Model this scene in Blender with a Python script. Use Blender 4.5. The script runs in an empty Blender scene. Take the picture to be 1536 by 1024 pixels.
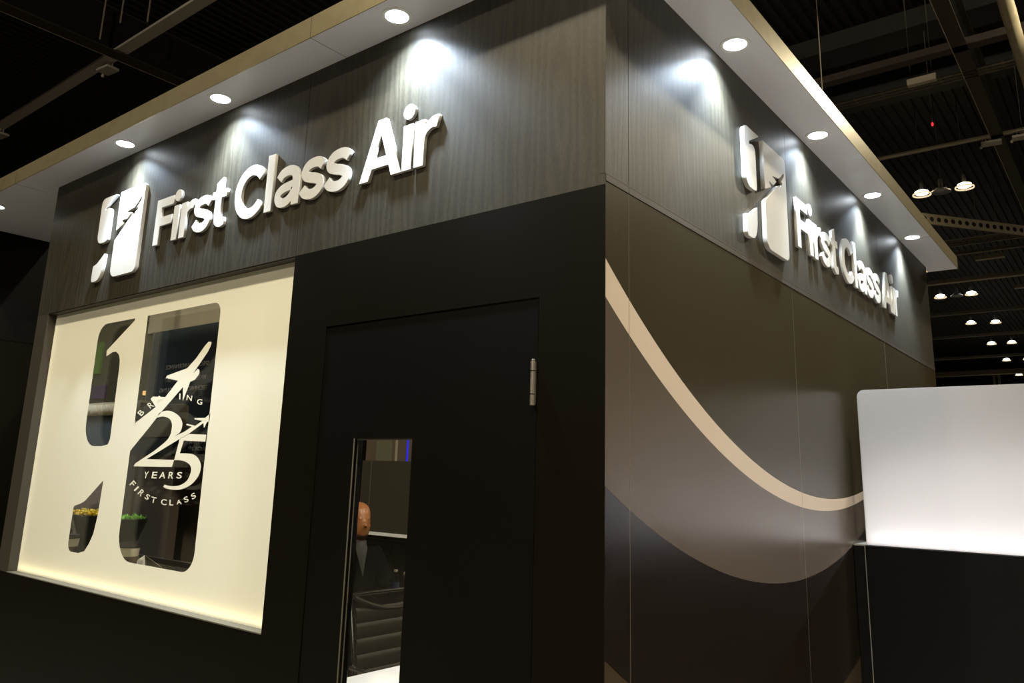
import bpy, bmesh, math, random
from mathutils import Vector, Matrix
random.seed(7)
PI = math.pi
COL = bpy.context.scene.collection
SC = bpy.context.scene

# ------------------------------------------------------------------ helpers
def link(o, parent=None):
    COL.objects.link(o)
    if parent is not None: o.parent = parent
    return o
def tag(o, label=None, cat=None, group=None, kind=None):
    if label: o['label'] = label
    if cat: o['category'] = cat
    if group: o['group'] = group
    if kind: o['kind'] = kind
    return o
def thing(name, label, cat, group=None, loc=(0, 0, 0), rotz=0):
    o = bpy.data.objects.new(name, None); o.empty_display_size = .1
    o.location = loc; o.rotation_euler = (0, 0, rotz)
    return tag(link(o), label, cat, group)
def build(name, bm, mat, parent=None, smooth=False):
    me = bpy.data.meshes.new(name)
    bmesh.ops.recalc_face_normals(bm, faces=bm.faces)
    bm.to_mesh(me); bm.free()
    for m in (mat if isinstance(mat, (list, tuple)) else [mat]): me.materials.append(m)
    if smooth:
        for p in me.polygons: p.use_smooth = True
    return link(bpy.data.objects.new(name, me), parent)
def autosmooth(o, ang=40):
    me = o.data
    for p in me.polygons: p.use_smooth = True
    try: me.set_sharp_from_angle(angle=math.radians(ang))
    except Exception: pass
    return o
def box(bm, x0, x1, y0, y1, z0, z1, bevel=0):
    r = bmesh.ops.create_cube(bm, size=1)
    vs = r['verts']
    bmesh.ops.scale(bm, vec=(abs(x1-x0), abs(y1-y0), abs(z1-z0)), verts=vs)
    bmesh.ops.translate(bm, vec=((x0+x1)/2, (y0+y1)/2, (z0+z1)/2), verts=vs)
    if bevel:
        es = list({e for v in vs for e in v.link_edges})
        bmesh.ops.bevel(bm, geom=es, offset=bevel, segments=2, affect='EDGES', profile=.6)
def boxobj(name, x0, x1, y0, y1, z0, z1, mat, parent=None, bevel=0):
    bm = bmesh.new(); box(bm, x0, x1, y0, y1, z0, z1, bevel); return build(name, bm, mat, parent)
def lathe(bm, prof, c=(0, 0, 0), n=32, cap=True, mat4=None):
    rings = []
    for r, z in prof:
        ring = []
        for i in range(n):
            a = 2*PI*i/n
            p = Vector((c[0]+r*math.cos(a), c[1]+r*math.sin(a), c[2]+z))
            ring.append(bm.verts.new(mat4 @ p if mat4 else p))
        rings.append(ring)
    for a, b in zip(rings, rings[1:]):
        for i in range(n):
            bm.faces.new((a[i], a[(i+1) % n], b[(i+1) % n], b[i]))
    if cap:
        if prof[0][0] > 1e-5: bm.faces.new(rings[0][::-1])
        if prof[-1][0] > 1e-5: bm.faces.new(rings[-1])
def tube(bm, pts, r, n=10, closed=False):
    pts = [Vector(p) for p in pts]; rings = []
    for i, p in enumerate(pts):
        a = pts[max(i-1, 0)]; b = pts[min(i+1, len(pts)-1)]
        t = (b-a).normalized()
        up = Vector((0, 0, 1)) if abs(t.z) < .9 else Vector((1, 0, 0))
        s = t.cross(up).normalized(); u = s.cross(t)
        rr = r[i] if isinstance(r, (list, tuple)) else r
        rings.append([bm.verts.new(p+rr*(math.cos(2*PI*k/n)*s+math.sin(2*PI*k/n)*u)) for k in range(n)])
    for a, b in zip(rings, rings[1:]):
        for k in range(n): bm.faces.new((a[k], a[(k+1) % n], b[(k+1) % n], b[k]))
    bm.faces.new(rings[0][::-1]); bm.faces.new(rings[-1])
def beam(bm, a, b, w, h):
    """square bar from a to b (centre line), width w, height h"""
    a = Vector(a); b = Vector(b); t = (b-a).normalized()
    up = Vector((0, 0, 1)) if abs(t.z) < .95 else Vector((1, 0, 0))
    s = t.cross(up).normalized()*w/2; u = s.normalized().cross(t)*h/2
    v = [bm.verts.new(p+q) for p in (a, b) for q in (s+u, -s+u, -s-u, s-u)]
    for f in ((0, 1, 2, 3), (7, 6, 5, 4), (0, 4, 5, 1), (1, 5, 6, 2), (2, 6, 7, 3), (3, 7, 4, 0)):
        bm.faces.new([v[i] for i in f])
def rounded(pts):
    """pts: (x,y) or (x,y,r) -> polygon with arcs at r vertices"""
    out = []; n = len(pts)
    for i, p in enumerate(pts):
        if len(p) == 2: out.append((p[0], p[1])); continue
        P = Vector(p[:2]); A = Vector(pts[i-1][:2]); B = Vector(pts[(i+1) % n][:2])
        d1 = (A-P); d2 = (B-P); l1 = d1.length; l2 = d2.length; d1 /= l1; d2 /= l2
        ang = d1.angle(d2); t = min(p[2]/math.tan(ang/2), l1*.98, l2*.98)
        s, e = P+d1*t, P+d2*t
        for k in range(9):
            q = k/8; out.append(tuple(s*(1-q)**2*1.0 + P*2*q*(1-q) + e*q*q) if ang < .6 else tuple(_arc(P, d1, d2, t, ang, q)))
    return out
def _arc(P, d1, d2, t, ang, q):
    r = t*math.tan(ang/2); bis = (d1+d2).normalized(); c = P+bis*(r/math.sin(ang/2))
    a = (P+d1*t)-c; b = (P+d2*t)-c; th = a.angle(b)
    if th < 1e-4: return P+d1*t
    return c+(a*math.sin((1-q)*th)+b*math.sin(q*th))/math.sin(th)
def smooth_open(pts, k=6):
    """Catmull-Rom through pts"""
    P = [Vector(p) for p in pts]; out = []
    for i in range(len(P)-1):
        p0 = P[max(i-1, 0)]; p1 = P[i]; p2 = P[i+1]; p3 = P[min(i+2, len(P)-1)]
        for j in range(k):
            t = j/k
            out.append(.5*((2*p1)+(-p0+p2)*t+(2*p0-5*p1+4*p2-p3)*t*t+(-p0+3*p1-3*p2+p3)*t**3))
    out.append(P[-1]); return [tuple(p) for p in out]
def stroke(pts, w, k=8):
    c = [Vector(p) for p in smooth_open(pts, k)]; L = []; R = []
    for i, p in enumerate(c):
        t = (c[min(i+1, len(c)-1)]-c[max(i-1, 0)]).normalized(); nrm = Vector((-t.y, t.x))
        L.append(tuple(p+nrm*w/2)); R.append(tuple(p-nrm*w/2))
    return L+R[::-1]
def shape_mesh(name, loops, depth, bevel=0.0):
    """filled extruded 2D curve (even-odd holes) as a mesh, local XY plane, z from -depth/2 to depth/2"""
    cu = bpy.data.curves.new(name, 'CURVE'); cu.dimensions = '2D'; cu.fill_mode = 'BOTH'
    cu.extrude = max(depth/2-bevel, 0); cu.bevel_depth = bevel; cu.bevel_resolution = 1; cu.offset = -bevel
    for lp in loops:
        sp = cu.splines.new('POLY'); sp.points.add(len(lp)-1)
        for q, p in zip(sp.points, lp): q.co = (p[0], p[1], 0, 1)
        sp.use_cyclic_u = True
    o = bpy.data.objects.new(name, cu); COL.objects.link(o)
    bpy.context.view_layer.update()
    me = bpy.data.meshes.new_from_object(o.evaluated_get(bpy.context.evaluated_depsgraph_get()))
    bpy.data.objects.remove(o); bpy.data.curves.remove(cu)
    return me
def text_mesh(body, italic=False):
    cu = bpy.data.curves.new('t', 'FONT'); cu.body = body; cu.size = 1; cu.offset = .012
    if italic: cu.shear = .25
    o = bpy.data.objects.new('t', cu); COL.objects.link(o)
    bpy.context.view_layer.update()
    me = bpy.data.meshes.new_from_object(o.evaluated_get(bpy.context.evaluated_depsgraph_get()))
    bpy.data.objects.remove(o); bpy.data.curves.remove(cu)
    return me
# orientation of a sign on the front wall (facing -y) and on the side wall (facing +x)
FRONT = Matrix(((1, 0, 0, 0), (0, 0, -1, 0), (0, 1, 0, 0), (0, 0, 0, 1)))     # (a,b,c)->(a,-c,b)
SIDE = Matrix(((0, 0, 1, 0), (1, 0, 0, 0), (0, 1, 0, 0), (0, 0, 0, 1)))        # (a,b,c)->(c,a,b)

# ------------------------------------------------------------------ materials
def mat(name, col=(.5, .5, .5), rough=.5, metal=0, spec=.5, **kw):
    m = bpy.data.materials.new(name); m.use_nodes = True
    b = m.node_tree.nodes['Principled BSDF']
    b.inputs['Base Color'].default_value = (*col, 1); b.inputs['Roughness'].default_value = rough
    b.inputs['Metallic'].default_value = metal; b.inputs['Specular IOR Level'].default_value = spec
    for k, v in kw.items():
        b.inputs[k.replace('_', ' ')].default_value = v
    return m
def nodes(m): return m.node_tree.nodes, m.node_tree.links, m.node_tree.nodes['Principled BSDF']
def math_node(nt, op, a, b=None, c=None):
    n = nt.nodes.new('ShaderNodeMath'); n.operation = op
    for i, v in enumerate((a, b, c)):
        if v is None: continue
        if isinstance(v, (int, float)): n.inputs[i].default_value = v
        else: nt.links.new(v, n.inputs[i])
    return n.outputs[0]
def speckle(m, scale, amount, bump=0, dist=.001):
    """gentle value noise on base colour and optional bump"""
    N, L, b = nodes(m); tc = N.new('ShaderNodeTexCoord'); nz = N.new('ShaderNodeTexNoise')
    nz.inputs['Scale'].default_value = scale; nz.inputs['Detail'].default_value = 4
    L.new(tc.outputs['Object'], nz.inputs['Vector'])
    mr = N.new('ShaderNodeMapRange'); mr.inputs['To Min'].default_value = 1-amount; mr.inputs['To Max'].default_value = 1+amount
    L.new(nz.outputs['Fac'], mr.inputs['Value'])
    mx = N.new('ShaderNodeVectorMath'); mx.operation = 'SCALE'
    mx.inputs[0].default_value = b.inputs['Base Color'].default_value[:3]
    L.new(mr.outputs[0], mx.inputs['Scale']); L.new(mx.outputs[0], b.inputs['Base Color'])
    if bump:
        bp = N.new('ShaderNodeBump'); bp.inputs['Strength'].default_value = bump; bp.inputs['Distance'].default_value = dist
        L.new(nz.outputs['Fac'], bp.inputs['Height']); L.new(bp.outputs[0], b.inputs['Normal'])
    return m
def emis(name, col, strength):
    m = mat(name, (0, 0, 0), 1); b = m.node_tree.nodes['Principled BSDF']
    b.inputs['Emission Color'].default_value = (*col, 1); b.inputs['Emission Strength'].default_value = strength
    return m
def wood(name, c1, c2, rough=.46, seed=0.0):
    """dark limed oak veneer: vertical grain with long cathedral figures"""
    m = mat(name, c1, rough, spec=.35); N, L, b = nodes(m); nt = m.node_tree
    tc = N.new('ShaderNodeTexCoord')
    sp = N.new('ShaderNodeSeparateXYZ'); L.new(tc.outputs['Object'], sp.inputs[0])
    along = sp.outputs[1] if seed else sp.outputs[0]
    sh_ = math_node(nt, 'ADD', along, .17)
    idx = math_node(nt, 'ROUND', math_node(nt, 'DIVIDE', sh_, .61))
    xm = math_node(nt, 'SUBTRACT', sh_, math_node(nt, 'MULTIPLY', idx, .61))
    zo = math_node(nt, 'MULTIPLY', math_node(nt, 'SINE', math_node(nt, 'MULTIPLY', idx, 2.3)), .45)
    zz = math_node(nt, 'MULTIPLY', math_node(nt, 'ADD', math_node(nt, 'SUBTRACT', sp.outputs[2], 2.72), zo), .12)
    cb = N.new('ShaderNodeCombineXYZ'); L.new(xm, cb.inputs[0]); L.new(zz, cb.inputs[2]); L.new(math_node(nt, 'MULTIPLY', idx, 3.7), cb.inputs[1])
    wv = N.new('ShaderNodeTexWave'); wv.wave_type = 'RINGS'; wv.rings_direction = 'Y'
    wv.inputs['Scale'].default_value = 9; wv.inputs['Distortion'].default_value = 7
    wv.inputs['Detail'].default_value = 2.0; wv.inputs['Detail Scale'].default_value = 2.2
    L.new(cb.outputs[0], wv.inputs['Vector'])
    mp2 = N.new('ShaderNodeMapping'); mp2.inputs['Scale'].default_value = (300, 300, 42)
    L.new(tc.outputs['Object'], mp2.inputs['Vector'])
    nz = N.new('ShaderNodeTexNoise'); nz.inputs['Scale'].default_value = 1; nz.inputs['Detail'].default_value = 5
    nz.inputs['Roughness'].default_value = .65
    L.new(mp2.outputs[0], nz.inputs['Vector'])
    big = N.new('ShaderNodeTexNoise'); big.inputs['Scale'].default_value = 2.2
    L.new(tc.outputs['Object'], big.inputs['Vector'])
    f = math_node(nt, 'MULTIPLY', wv.outputs['Fac'], .17)
    f = math_node(nt, 'ADD', f, math_node(nt, 'MULTIPLY', nz.outputs['Fac'], .80))
    f = math_node(nt, 'ADD', f, math_node(nt, 'MULTIPLY', big.outputs['Fac'], .25))
    cr = N.new('ShaderNodeValToRGB'); cr.color_ramp.elements[0].position = .34; cr.color_ramp.elements[1].position = .86
    cr.color_ramp.elements[0].color = (*c1, 1); cr.color_ramp.elements[1].color = (*c2, 1)
    L.new(f, cr.inputs['Fac']); L.new(cr.outputs[0], b.inputs['Base Color'])
    bp = N.new('ShaderNodeBump'); bp.inputs['Strength'].default_value = .55; bp.inputs['Distance'].default_value = .0012
    L.new(f, bp.inputs['Height']); L.new(bp.outputs[0], b.inputs['Normal'])
    return m

M = {}
M['wood'] = wood('dark_oak_veneer', (.010, .0085, .005), (.040, .035, .023))
M['wood_side'] = wood('dark_oak_veneer_side', (.0125, .0108, .0065), (.046, .040, .027), seed=3.1)
M['black'] = speckle(mat('black_satin_panel', (.0034, .0027, .0012), .42, spec=.08), 3, .15, .02)
M['door'] = speckle(mat('black_door_laminate', (.0026, .0022, .0016), .42, spec=.10), 5, .15, .02)
M['post'] = speckle(mat('dark_brown_post', (.030, .024, .015), .5), 30, .15)
M['soffit'] = speckle(mat('soffit_laminate', (.67, .68, .76), .34, spec=.5), 9, .04, .05)
M['seam'] = mat('dark_joint', (.01, .01, .01), .8)  # plain dark colour of joints and wall backing
M['edge'] = mat('panel_edge_trim', (.10, .09, .065), .5, .2)
M['gold'] = speckle(mat('brushed_gold_laminate', (.31, .265, .165), .33, .7), 14, .22, .06)
M['letter'] = speckle(mat('silver_lacquer_face', (.51, .495, .46), .42, .1), 60, .05, .04)
M['frame_white'] = mat('white_trim_ring', (.75, .76, .78), .35)
M['lens'] = emis('downlight_led', (.86, .93, 1.0), 26)
M['steel'] = speckle(mat('satin_steel', (.62, .58, .48), .28, .9), 90, .12, .03)
M['chrome'] = mat('chrome', (.75, .75, .75), .12, 1)
M['black_plain'] = mat('matt_black', (.012, .012, .012), .55)
M['navy'] = speckle(mat('navy_print', (.042, .050, .056), .4), 4, .1)
M['tan'] = speckle(mat('tan_wall', (.27, .24, .18), .7), 8, .1)
M['brownwall'] = speckle(mat('brown_laminate', (.105, .080, .062), .45), 6, .1)
M['olive'] = speckle(mat('olive_wall', (.060, .052, .026), .6), 6, .15)
M['cream'] = mat('cream_upholstery', (.12, .105, .075), .7)
M['cloth'] = mat('pleated_cream_cloth', (.30, .26, .18), .8)
M['textink'] = mat('grey_lettering', (.38, .35, .30), .6)
M['screen'] = mat('smoked_screen', (.045, .040, .030), .4)
M['dimtan'] = mat('dim_tan_panel', (.11, .10, .07), .7)  # darker copy of the tan, dimness of the room put into its colour
M['whiteink'] = mat('white_lettering', (.30, .29, .27), .6)
M['carpet'] = speckle(mat('hall_floor', (.13, .12, .10), .9), 40, .3)
M['hall'] = speckle(mat('dark_hall_paint', (.003, .0027, .002), .8), .4, .2)
M['hall_beam'] = speckle(mat('painted_steelwork', (.17, .145, .105), .6), 3, .3)
M['hall_dark'] = speckle(mat('brown_steelwork', (.042, .030, .020), .7), 3, .3)
M['duct'] = speckle(mat('spiral_duct', (.36, .31, .20), .5, .3), 4, .3, .2, .01)
M['white_box'] = mat('white_enamel', (.55, .50, .45), .5)
M['pipe'] = mat('hall_pipe', (.42, .36, .27), .5)
M['hall_lamp'] = emis('high_bay_lamp_glow', (1.0, .80, .45), 12)
M['hall_lamp_far'] = emis('high_bay_lamp_glow_cool', (1.0, .95, .82), 9)
M['lamp_rim'] = emis('lamp_reflector_rim', (1.0, .8, .5), .9)
M['lamp_off'] = mat('unlit_reflector', (.45, .45, .5), .4)
M['red'] = emis('red_indicator', (1, .03, .03), 1.6)
M['blue'] = emis('blue_accent_light', (.03, .03, 1), .7)
M['white_top'] = mat('white_gloss_tabletop', (.92, .92, .92), .25)
M['leather'] = mat('olive_black_leather', (.020, .017, .009), .45, spec=.25)
M['skin'] = mat('skin', (.30, .12, .045), .42, Subsurface_Weight=.08)
M['suit'] = mat('black_suit', (.004, .004, .005), .9, spec=.05)
M['shirt'] = mat('white_shirt', (.08, .08, .085), .8)
M['lip'] = mat('lips', (.30, .10, .06), .5)
M['eye'] = mat('dark_eye', (.02, .015, .01), .2)
M['leaf'] = mat('green_leaves', (.22, .60, .05), .6)
M['green_strip'] = mat('green_banner', (.09, .19, .02), .6)
M['yellow'] = mat('yellow_petals', (.90, .65, .04), .6)
M['petal'] = mat('cream_petals', (.55, .48, .28), .6)
M['purple'] = mat('purple_sign', (.055, .02, .075), .6)
M['paper'] = mat('white_card', (.72, .68, .58), .7)
M['cup'] = mat('cream_paper_cup', (.65, .60, .48), .6)
M['sleeve'] = mat('brown_cup_sleeve', (.10, .06, .03), .7)
M['orange'] = emis('small_orange_lamp', (1, .55, .2), 1.2)

def thin_glass(name, tint=(.97, .98, .97), rough=.0):
    m = bpy.data.materials.new(name); m.use_nodes = True; N = m.node_tree.nodes; L = m.node_tree.links
    N.clear(); out = N.new('ShaderNodeOutputMaterial'); t = N.new('ShaderNodeBsdfTransparent')
    t.inputs[0].default_value = (*tint, 1); g = N.new('ShaderNodeBsdfGlossy'); g.inputs['Roughness'].default_value = rough
    ge = N.new('ShaderNodeNewGeometry'); dt = N.new('ShaderNodeVectorMath'); dt.operation = 'DOT_PRODUCT'
    L.new(ge.outputs['Normal'], dt.inputs[0]); L.new(ge.outputs['Incoming'], dt.inputs[1])
    k = math_node(m.node_tree, 'SUBTRACT', 1, math_node(m.node_tree, 'ABSOLUTE', dt.outputs['Value']))
    fac = math_node(m.node_tree, 'ADD', .04, math_node(m.node_tree, 'MULTIPLY', math_node(m.node_tree, 'POWER', k, 5), .96))
    mx = N.new('ShaderNodeMixShader'); L.new(fac, mx.inputs[0]); L.new(t.outputs[0], mx.inputs[1])
    L.new(g.outputs[0], mx.inputs[2]); L.new(mx.outputs[0], out.inputs[0]); return m
M['glass'] = thin_glass('clear_glass')
M['bottle'] = thin_glass('bottle_plastic', (.62, .68, .74), .05)
def translucent(name, col, t, rough=.3, coat=0):
    m = bpy.data.materials.new(name); m.use_nodes = True; N = m.node_tree.nodes; L = m.node_tree.links
    b = N['Principled BSDF']; b.inputs['Base Color'].default_value = (*col, 1); b.inputs['Roughness'].default_value = rough
    b.inputs['Coat Weight'].default_value = coat; b.inputs['Coat Roughness'].default_value = .02
    tr = N.new('ShaderNodeBsdfTranslucent'); tr.inputs[0].default_value = (*col, 1)
    mx = N.new('ShaderNodeMixShader'); mx.inputs[0].default_value = t
    L.new(b.outputs[0], mx.inputs[1]); L.new(tr.outputs[0], mx.inputs[2]); L.new(mx.outputs[0], N['Material Output'].inputs[0])
    return m
M['film'] = translucent('frosted_window_film', (.80, .785, .67), .14, .3)
M['film'].node_tree.nodes['Principled BSDF'].inputs['Specular IOR Level'].default_value = .2
M['acrylic'] = translucent('frosted_acrylic', (.38, .36, .335), .6, .5, coat=1)

# printed graphic of the side wall: arcs are circles in the wall's own metres
def graphic_material():
    m = mat('printed_swoosh_graphic', (.05, .04, .03), .27, spec=.28); N, L, b = nodes(m); nt = m.node_tree
    tc = N.new('ShaderNodeTexCoord'); sp = N.new('ShaderNodeSeparateXYZ'); L.new(tc.outputs['Object'], sp.inputs[0])
    Y, Z = sp.outputs[1], sp.outputs[2]
    def inside(yc, zc, R):
        dy = math_node(nt, 'SUBTRACT', Y, yc); dz = math_node(nt, 'SUBTRACT', Z, zc)
        d = math_node(nt, 'SQRT', math_node(nt, 'ADD', math_node(nt, 'MULTIPLY', dy, dy), math_node(nt, 'MULTIPLY', dz, dz)))
        return math_node(nt, 'LESS_THAN', d, R)
    def mix(f, a, bb):
        n = N.new('ShaderNodeMix'); n.data_type = 'RGBA'; L.new(f, n.inputs['Factor'])
        for i, v in ((6, a), (7, bb)):
            if isinstance(v, tuple): n.inputs[i].default_value = (*v, 1)
            else: L.new(v, n.inputs[i])
        return n.outputs[2]
    c = mix(inside(1.57, 3.56, 2.9), (.036, .026, .014), (.0075, .005, .0028))     # outside lowest arc / dark body
    c = mix(inside(1.5593, 4.6141, 3.4095), c, (.070, .055, .043))               # taupe swoosh
    c = mix(inside(2.0463, 5.0286, 3.5454), c, (.46, .375, .30))                  # cream stripe
    c = mix(inside(2.1251, 5.0570, 3.5193), c, (.032, .026, .014))               # olive field
    nz = N.new('ShaderNodeTexNoise'); nz.inputs['Scale'].default_value = 260; L.new(tc.outputs['Object'], nz.inputs['Vector'])
    bp = N.new('ShaderNodeBump'); bp.inputs['Strength'].default_value = .05; bp.inputs['Distance'].default_value = .001
    L.new(nz.outputs['Fac'], bp.inputs['Height']); L.new(bp.outputs[0], b.inputs['Normal'])
    L.new(c, b.inputs['Base Color']); return m
M['graphic'] = graphic_material()

# ------------------------------------------------------------------ dimensions
XL, W0, W1 = -4.127, -3.976, -1.535
WB, ZH, ZS, ZT = .977, 2.487, 3.340, 3.440
D0, D1, DT = -1.288, -.247, 2.152
YR, OV, YE = 4.925, .20, 5.10

# ------------------------------------------------------------------ front wall
def plate(bm, x0, x1, z0, z1, y0=0, y1=.1): box(bm, x0, x1, y0, y1, z0, z1)
bm = bmesh.new()
g = .004
plate(bm, XL, W1, 0, WB-.001)                     # below the window
plate(bm, W1, D0-g, 0, ZH)                        # between window and door
plate(bm, D0-g, D1+g, DT+g*1.6, ZH)               # over the door
plate(bm, D1+g, -.0185, 0, ZH)                    # right of the door
plate(bm, -.0185, 0, 0, ZH, 0, .0025)
wf = build('wall_front', bm, M['black']); tag(wf, kind='structure')
for a, b_ in ((XL, W0-.002), (W0, W1-.0015), (W1+.0015, 0)):
    bm = bmesh.new(); box(bm, a, b_ if b_ < -.1 else -.0185, 0, .1, ZH+.0005, ZS)
    if b_ == 0: box(bm, -.0185, 0, 0, .0025, ZH+.0005, ZS)
    build('header_panel', bm, M['wood'], wf)
boxobj('side_post', XL, W0, 0, .1, WB, ZH, M['post'], wf)
boxobj('window_head', W0, W1, .004, .1, ZH-.004, ZH, M['post'], wf)
boxobj('sill', W0-.012, W1, -.004, .1, WB-.001, WB+.004, M['edge'], wf)

# ------------------------------------------------------------------ window 1
LG = dict(
 stem=[(0, 1.232, .09), (.405, 1.231), (.404, 1.219), (.130, 1.076), (.134, 1.043), (.20, 1.062), (.24, 1.062), (.275, 1.045), (.296, 1.015), (.302, .97), (.308, .59), (.29, .562), (.22, .553, .05), (.008, .553, .13)],
 foot=[(.297, .378), (.200, .315), (.125, .267), (.081, .251), (.030, .240, .01), (.0, .235, .02), (-.003, 0, .05), (.13, 0, .05), (.195, .015), (.235, .055), (.268, .108), (.288, .20)],
 upper=[(.548, .668), (.739, .746), (.679, .789), (.699, .800), (.820, .793), (.921, .869), (.803, .889), (.812, .900), (.992, .926), (1.060, .968), (1.124, 1.023), (1.155, 1.043), (1.179, 1.041)],
 lower=[(1.182, 1.034), (1.176, 1.018), (1.160, .995), (1.051, .897), (1.089, .918), (1.104, .910), (1.107, .893), (1.073, .866), (1.035, .859), (.987, .767), (.974, .836), (.802, .722), (.700, .645)],
)
def logo_loops(s=1.0):
    big = [(.540, 1.231), (1.229, 1.231, .055), (1.236, .0, .09), (.537, .0, .14), (.539, .530)] + [tuple(p) for p in LG['lower'][::-1]] + [tuple(p) for p in LG['upper'][::-1]]
    sc = lambda P: [tuple(c*s for c in p) for p in P]
    return [rounded(sc(LG['stem'])), rounded(sc(LG['foot'])), rounded(sc(big))]
win = thing('window_1', None, None); win['kind'] = 'structure'
OX, OZ = -3.378, 1.137
film_loops = [[(W0+.002, WB+.004), (W1-.0-.002+.075, WB+.004), (W1+.073, ZH), (W0+.002, ZH)]]
for lp in logo_loops(): film_loops.append([(x+OX, z+OZ) for x, z in lp])
me = shape_mesh('frosted_film', film_loops, 0)
me.transform(Matrix.Translation((0, .050, 0)) @ FRONT); me.materials.append(M['film'])
fo = link(bpy.data.objects.new('frosted_film', me), win); fo['label'] = 'frosted cream film with clear winged numeral cut-out'
boxobj('glass_pane', W0+.002, W1+.073, .0900, .0960, WB+.004, ZH, M['glass'], win)
# decals in the clear area: anniversary numeral, small plane, arched lettering
def decal(name, loops, y=.0500, label=None, m='film'):
    me = shape_mesh(name, loops, 0); me.transform(Matrix.Translation((0, y, 0)) @ FRONT); me.materials.append(M[m])
    o = link(bpy.data.objects.new(name, me), win)
    if label: o['label'] = label
two = smooth_open([(-2.600, 1.852), (-2.569, 1.859), (-2.520, 1.862), (-2.470, 1.855), (-2.411, 1.835), (-2.380, 1.812), (-2.369, 1.790), (-2.381, 1.758), (-2.428, 1.738)], 5)
two += [(-2.350, 1.757), (-2.286, 1.780), (-2.290, 1.783), (-2.335, 1.790), (-2.331, 1.796), (-2.255, 1.785), (-2.199, 1.807), (-2.268, 1.815), (-2.268, 1.821), (-2.178, 1.820), (-2.139, 1.840), (-2.139, 1.805), (-2.159, 1.800), (-2.179, 1.774), (-2.188, 1.797), (-2.303, 1.749), (-2.380, 1.725), (-2.664, 1.628), (-2.406, 1.627), (-2.418, 1.594), (-2.783, 1.591), (-2.769, 1.606)]
two += smooth_open([(-2.600, 1.668), (-2.513, 1.708), (-2.480, 1.730), (-2.464, 1.755), (-2.463, 1.790), (-2.478, 1.812), (-2.501, 1.825), (-2.557, 1.835), (-2.610, 1.830)], 5)
decal('numeral_two', [two], label='large numeral two merging into a small aeroplane')
five = [(-2.303, 1.7475), (-2.153, 1.743), (-2.156, 1.712), (-2.340, 1.717), (-2.362, 1.658)]
five += smooth_open([(-2.308, 1.658), (-2.252, 1.655), (-2.205, 1.640), (-2.175, 1.615), (-2.168, 1.590), (-2.183, 1.556), (-2.230, 1.520), (-2.304, 1.496), (-2.372, 1.490), (-2.440, 1.493), (-2.474, 1.500)], 5)
five += smooth_open([(-2.466, 1.511), (-2.401, 1.506), (-2.326, 1.513), (-2.270, 1.537), (-2.248, 1.575), (-2.259, 1.602), (-2.300, 1.619), (-2.352, 1.626), (-2.405, 1.6265)], 5)
five += [(-2.379, 1.7235)]
decal('numeral_five', [five], y=.0501)
def letter_quad(ch, bl, br, tl, name):
    me = text_mesh(ch); xs = [v.co.x for v in me.vertices]; ys = [v.co.y for v in me.vertices]
    x0, x1, y0, y1 = min(xs), max(xs), min(ys), max(ys)
    for v in me.vertices:
        a = (v.co.x-x0)/max(x1-x0, 1e-6); b = (v.co.y-y0)/(y1-y0)
        X = bl[0]+a*(br[0]-bl[0])+b*(tl[0]-bl[0]); Z = bl[1]+a*(br[1]-bl[1])+b*(tl[1]-bl[1])
        v.co = (X, .0490, Z)
    me.materials.append(M['film'])
    o = link(bpy.data.objects.new(name, me), win)
    return o
LETTERS = [('Y', (-2.6701, 1.5352), (-2.6288, 1.5363), (-2.6644, 1.5674)),
  ('E', (-2.5926, 1.5372), (-2.544, 1.5377), (-2.5889, 1.5686)),
  ('A', (-2.5223, 1.5389), (-2.4663, 1.5397), (-2.5183, 1.5694)),
  ('R', (-2.439, 1.5404), (-2.394, 1.5405), (-2.4345, 1.5711)),
  ('S', (-2.3656, 1.5419), (-2.3217, 1.5424), (-2.361, 1.5719)),
  ('F', (-2.8003, 1.5014), (-2.7711, 1.4873), (-2.7613, 1.5235)),
  ('I', (-2.7499, 1.4752), (-2.7359, 1.4708), (-2.7128, 1.4964)),
  ('R', (-2.7082, 1.4601), (-2.6718, 1.4468), (-2.6709, 1.484)),
  ('S', (-2.6378, 1.4417), (-2.6026, 1.433), (-2.6138, 1.4636)),
  ('T', (-2.5734, 1.4248), (-2.5255, 1.4212), (-2.5681, 1.4525)),
  ('C', (-2.4753, 1.4185), (-2.4243, 1.4175), (-2.4769, 1.4445)),
  ('L', (-2.3989, 1.4186), (-2.3648, 1.4195), (-2.4022, 1.4436)),
  ('A', (-2.3356, 1.4241), (-2.2921, 1.4295), (-2.3445, 1.4437)),
  ('S', (-2.267, 1.4354), (-2.2342, 1.4441), (-2.2843, 1.4583)),
  ('S', (-2.2069, 1.4516), (-2.1761, 1.4639), (-2.2267, 1.4736)),
  ('B', (-2.7665, 1.8399), (-2.7388, 1.8581), (-2.8151, 1.8585)),
  ('R', (-2.6864, 1.8761), (-2.6507, 1.888), (-2.728, 1.9004)),
  ('A', (-2.6285, 1.9108), (-2.5686, 1.9194), (-2.648, 1.9337)),
  ('I', (-2.4241, 1.9137), (-2.4123, 1.9133), (-2.4286, 1.9423)),
  ('N', (-2.3584, 1.908), (-2.3097, 1.9019), (-2.3563, 1.9332)),
  ('G', (-2.2613, 1.8852), (-2.2157, 1.8811), (-2.2617, 1.9107)),
  ('E', (-2.8193, 1.7968), (-2.7999, 1.8146), (-2.8566, 1.8064))]
for ch, bl, br, tl in LETTERS: letter_quad(ch, bl, br, tl, 'decal_letter')
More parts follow.
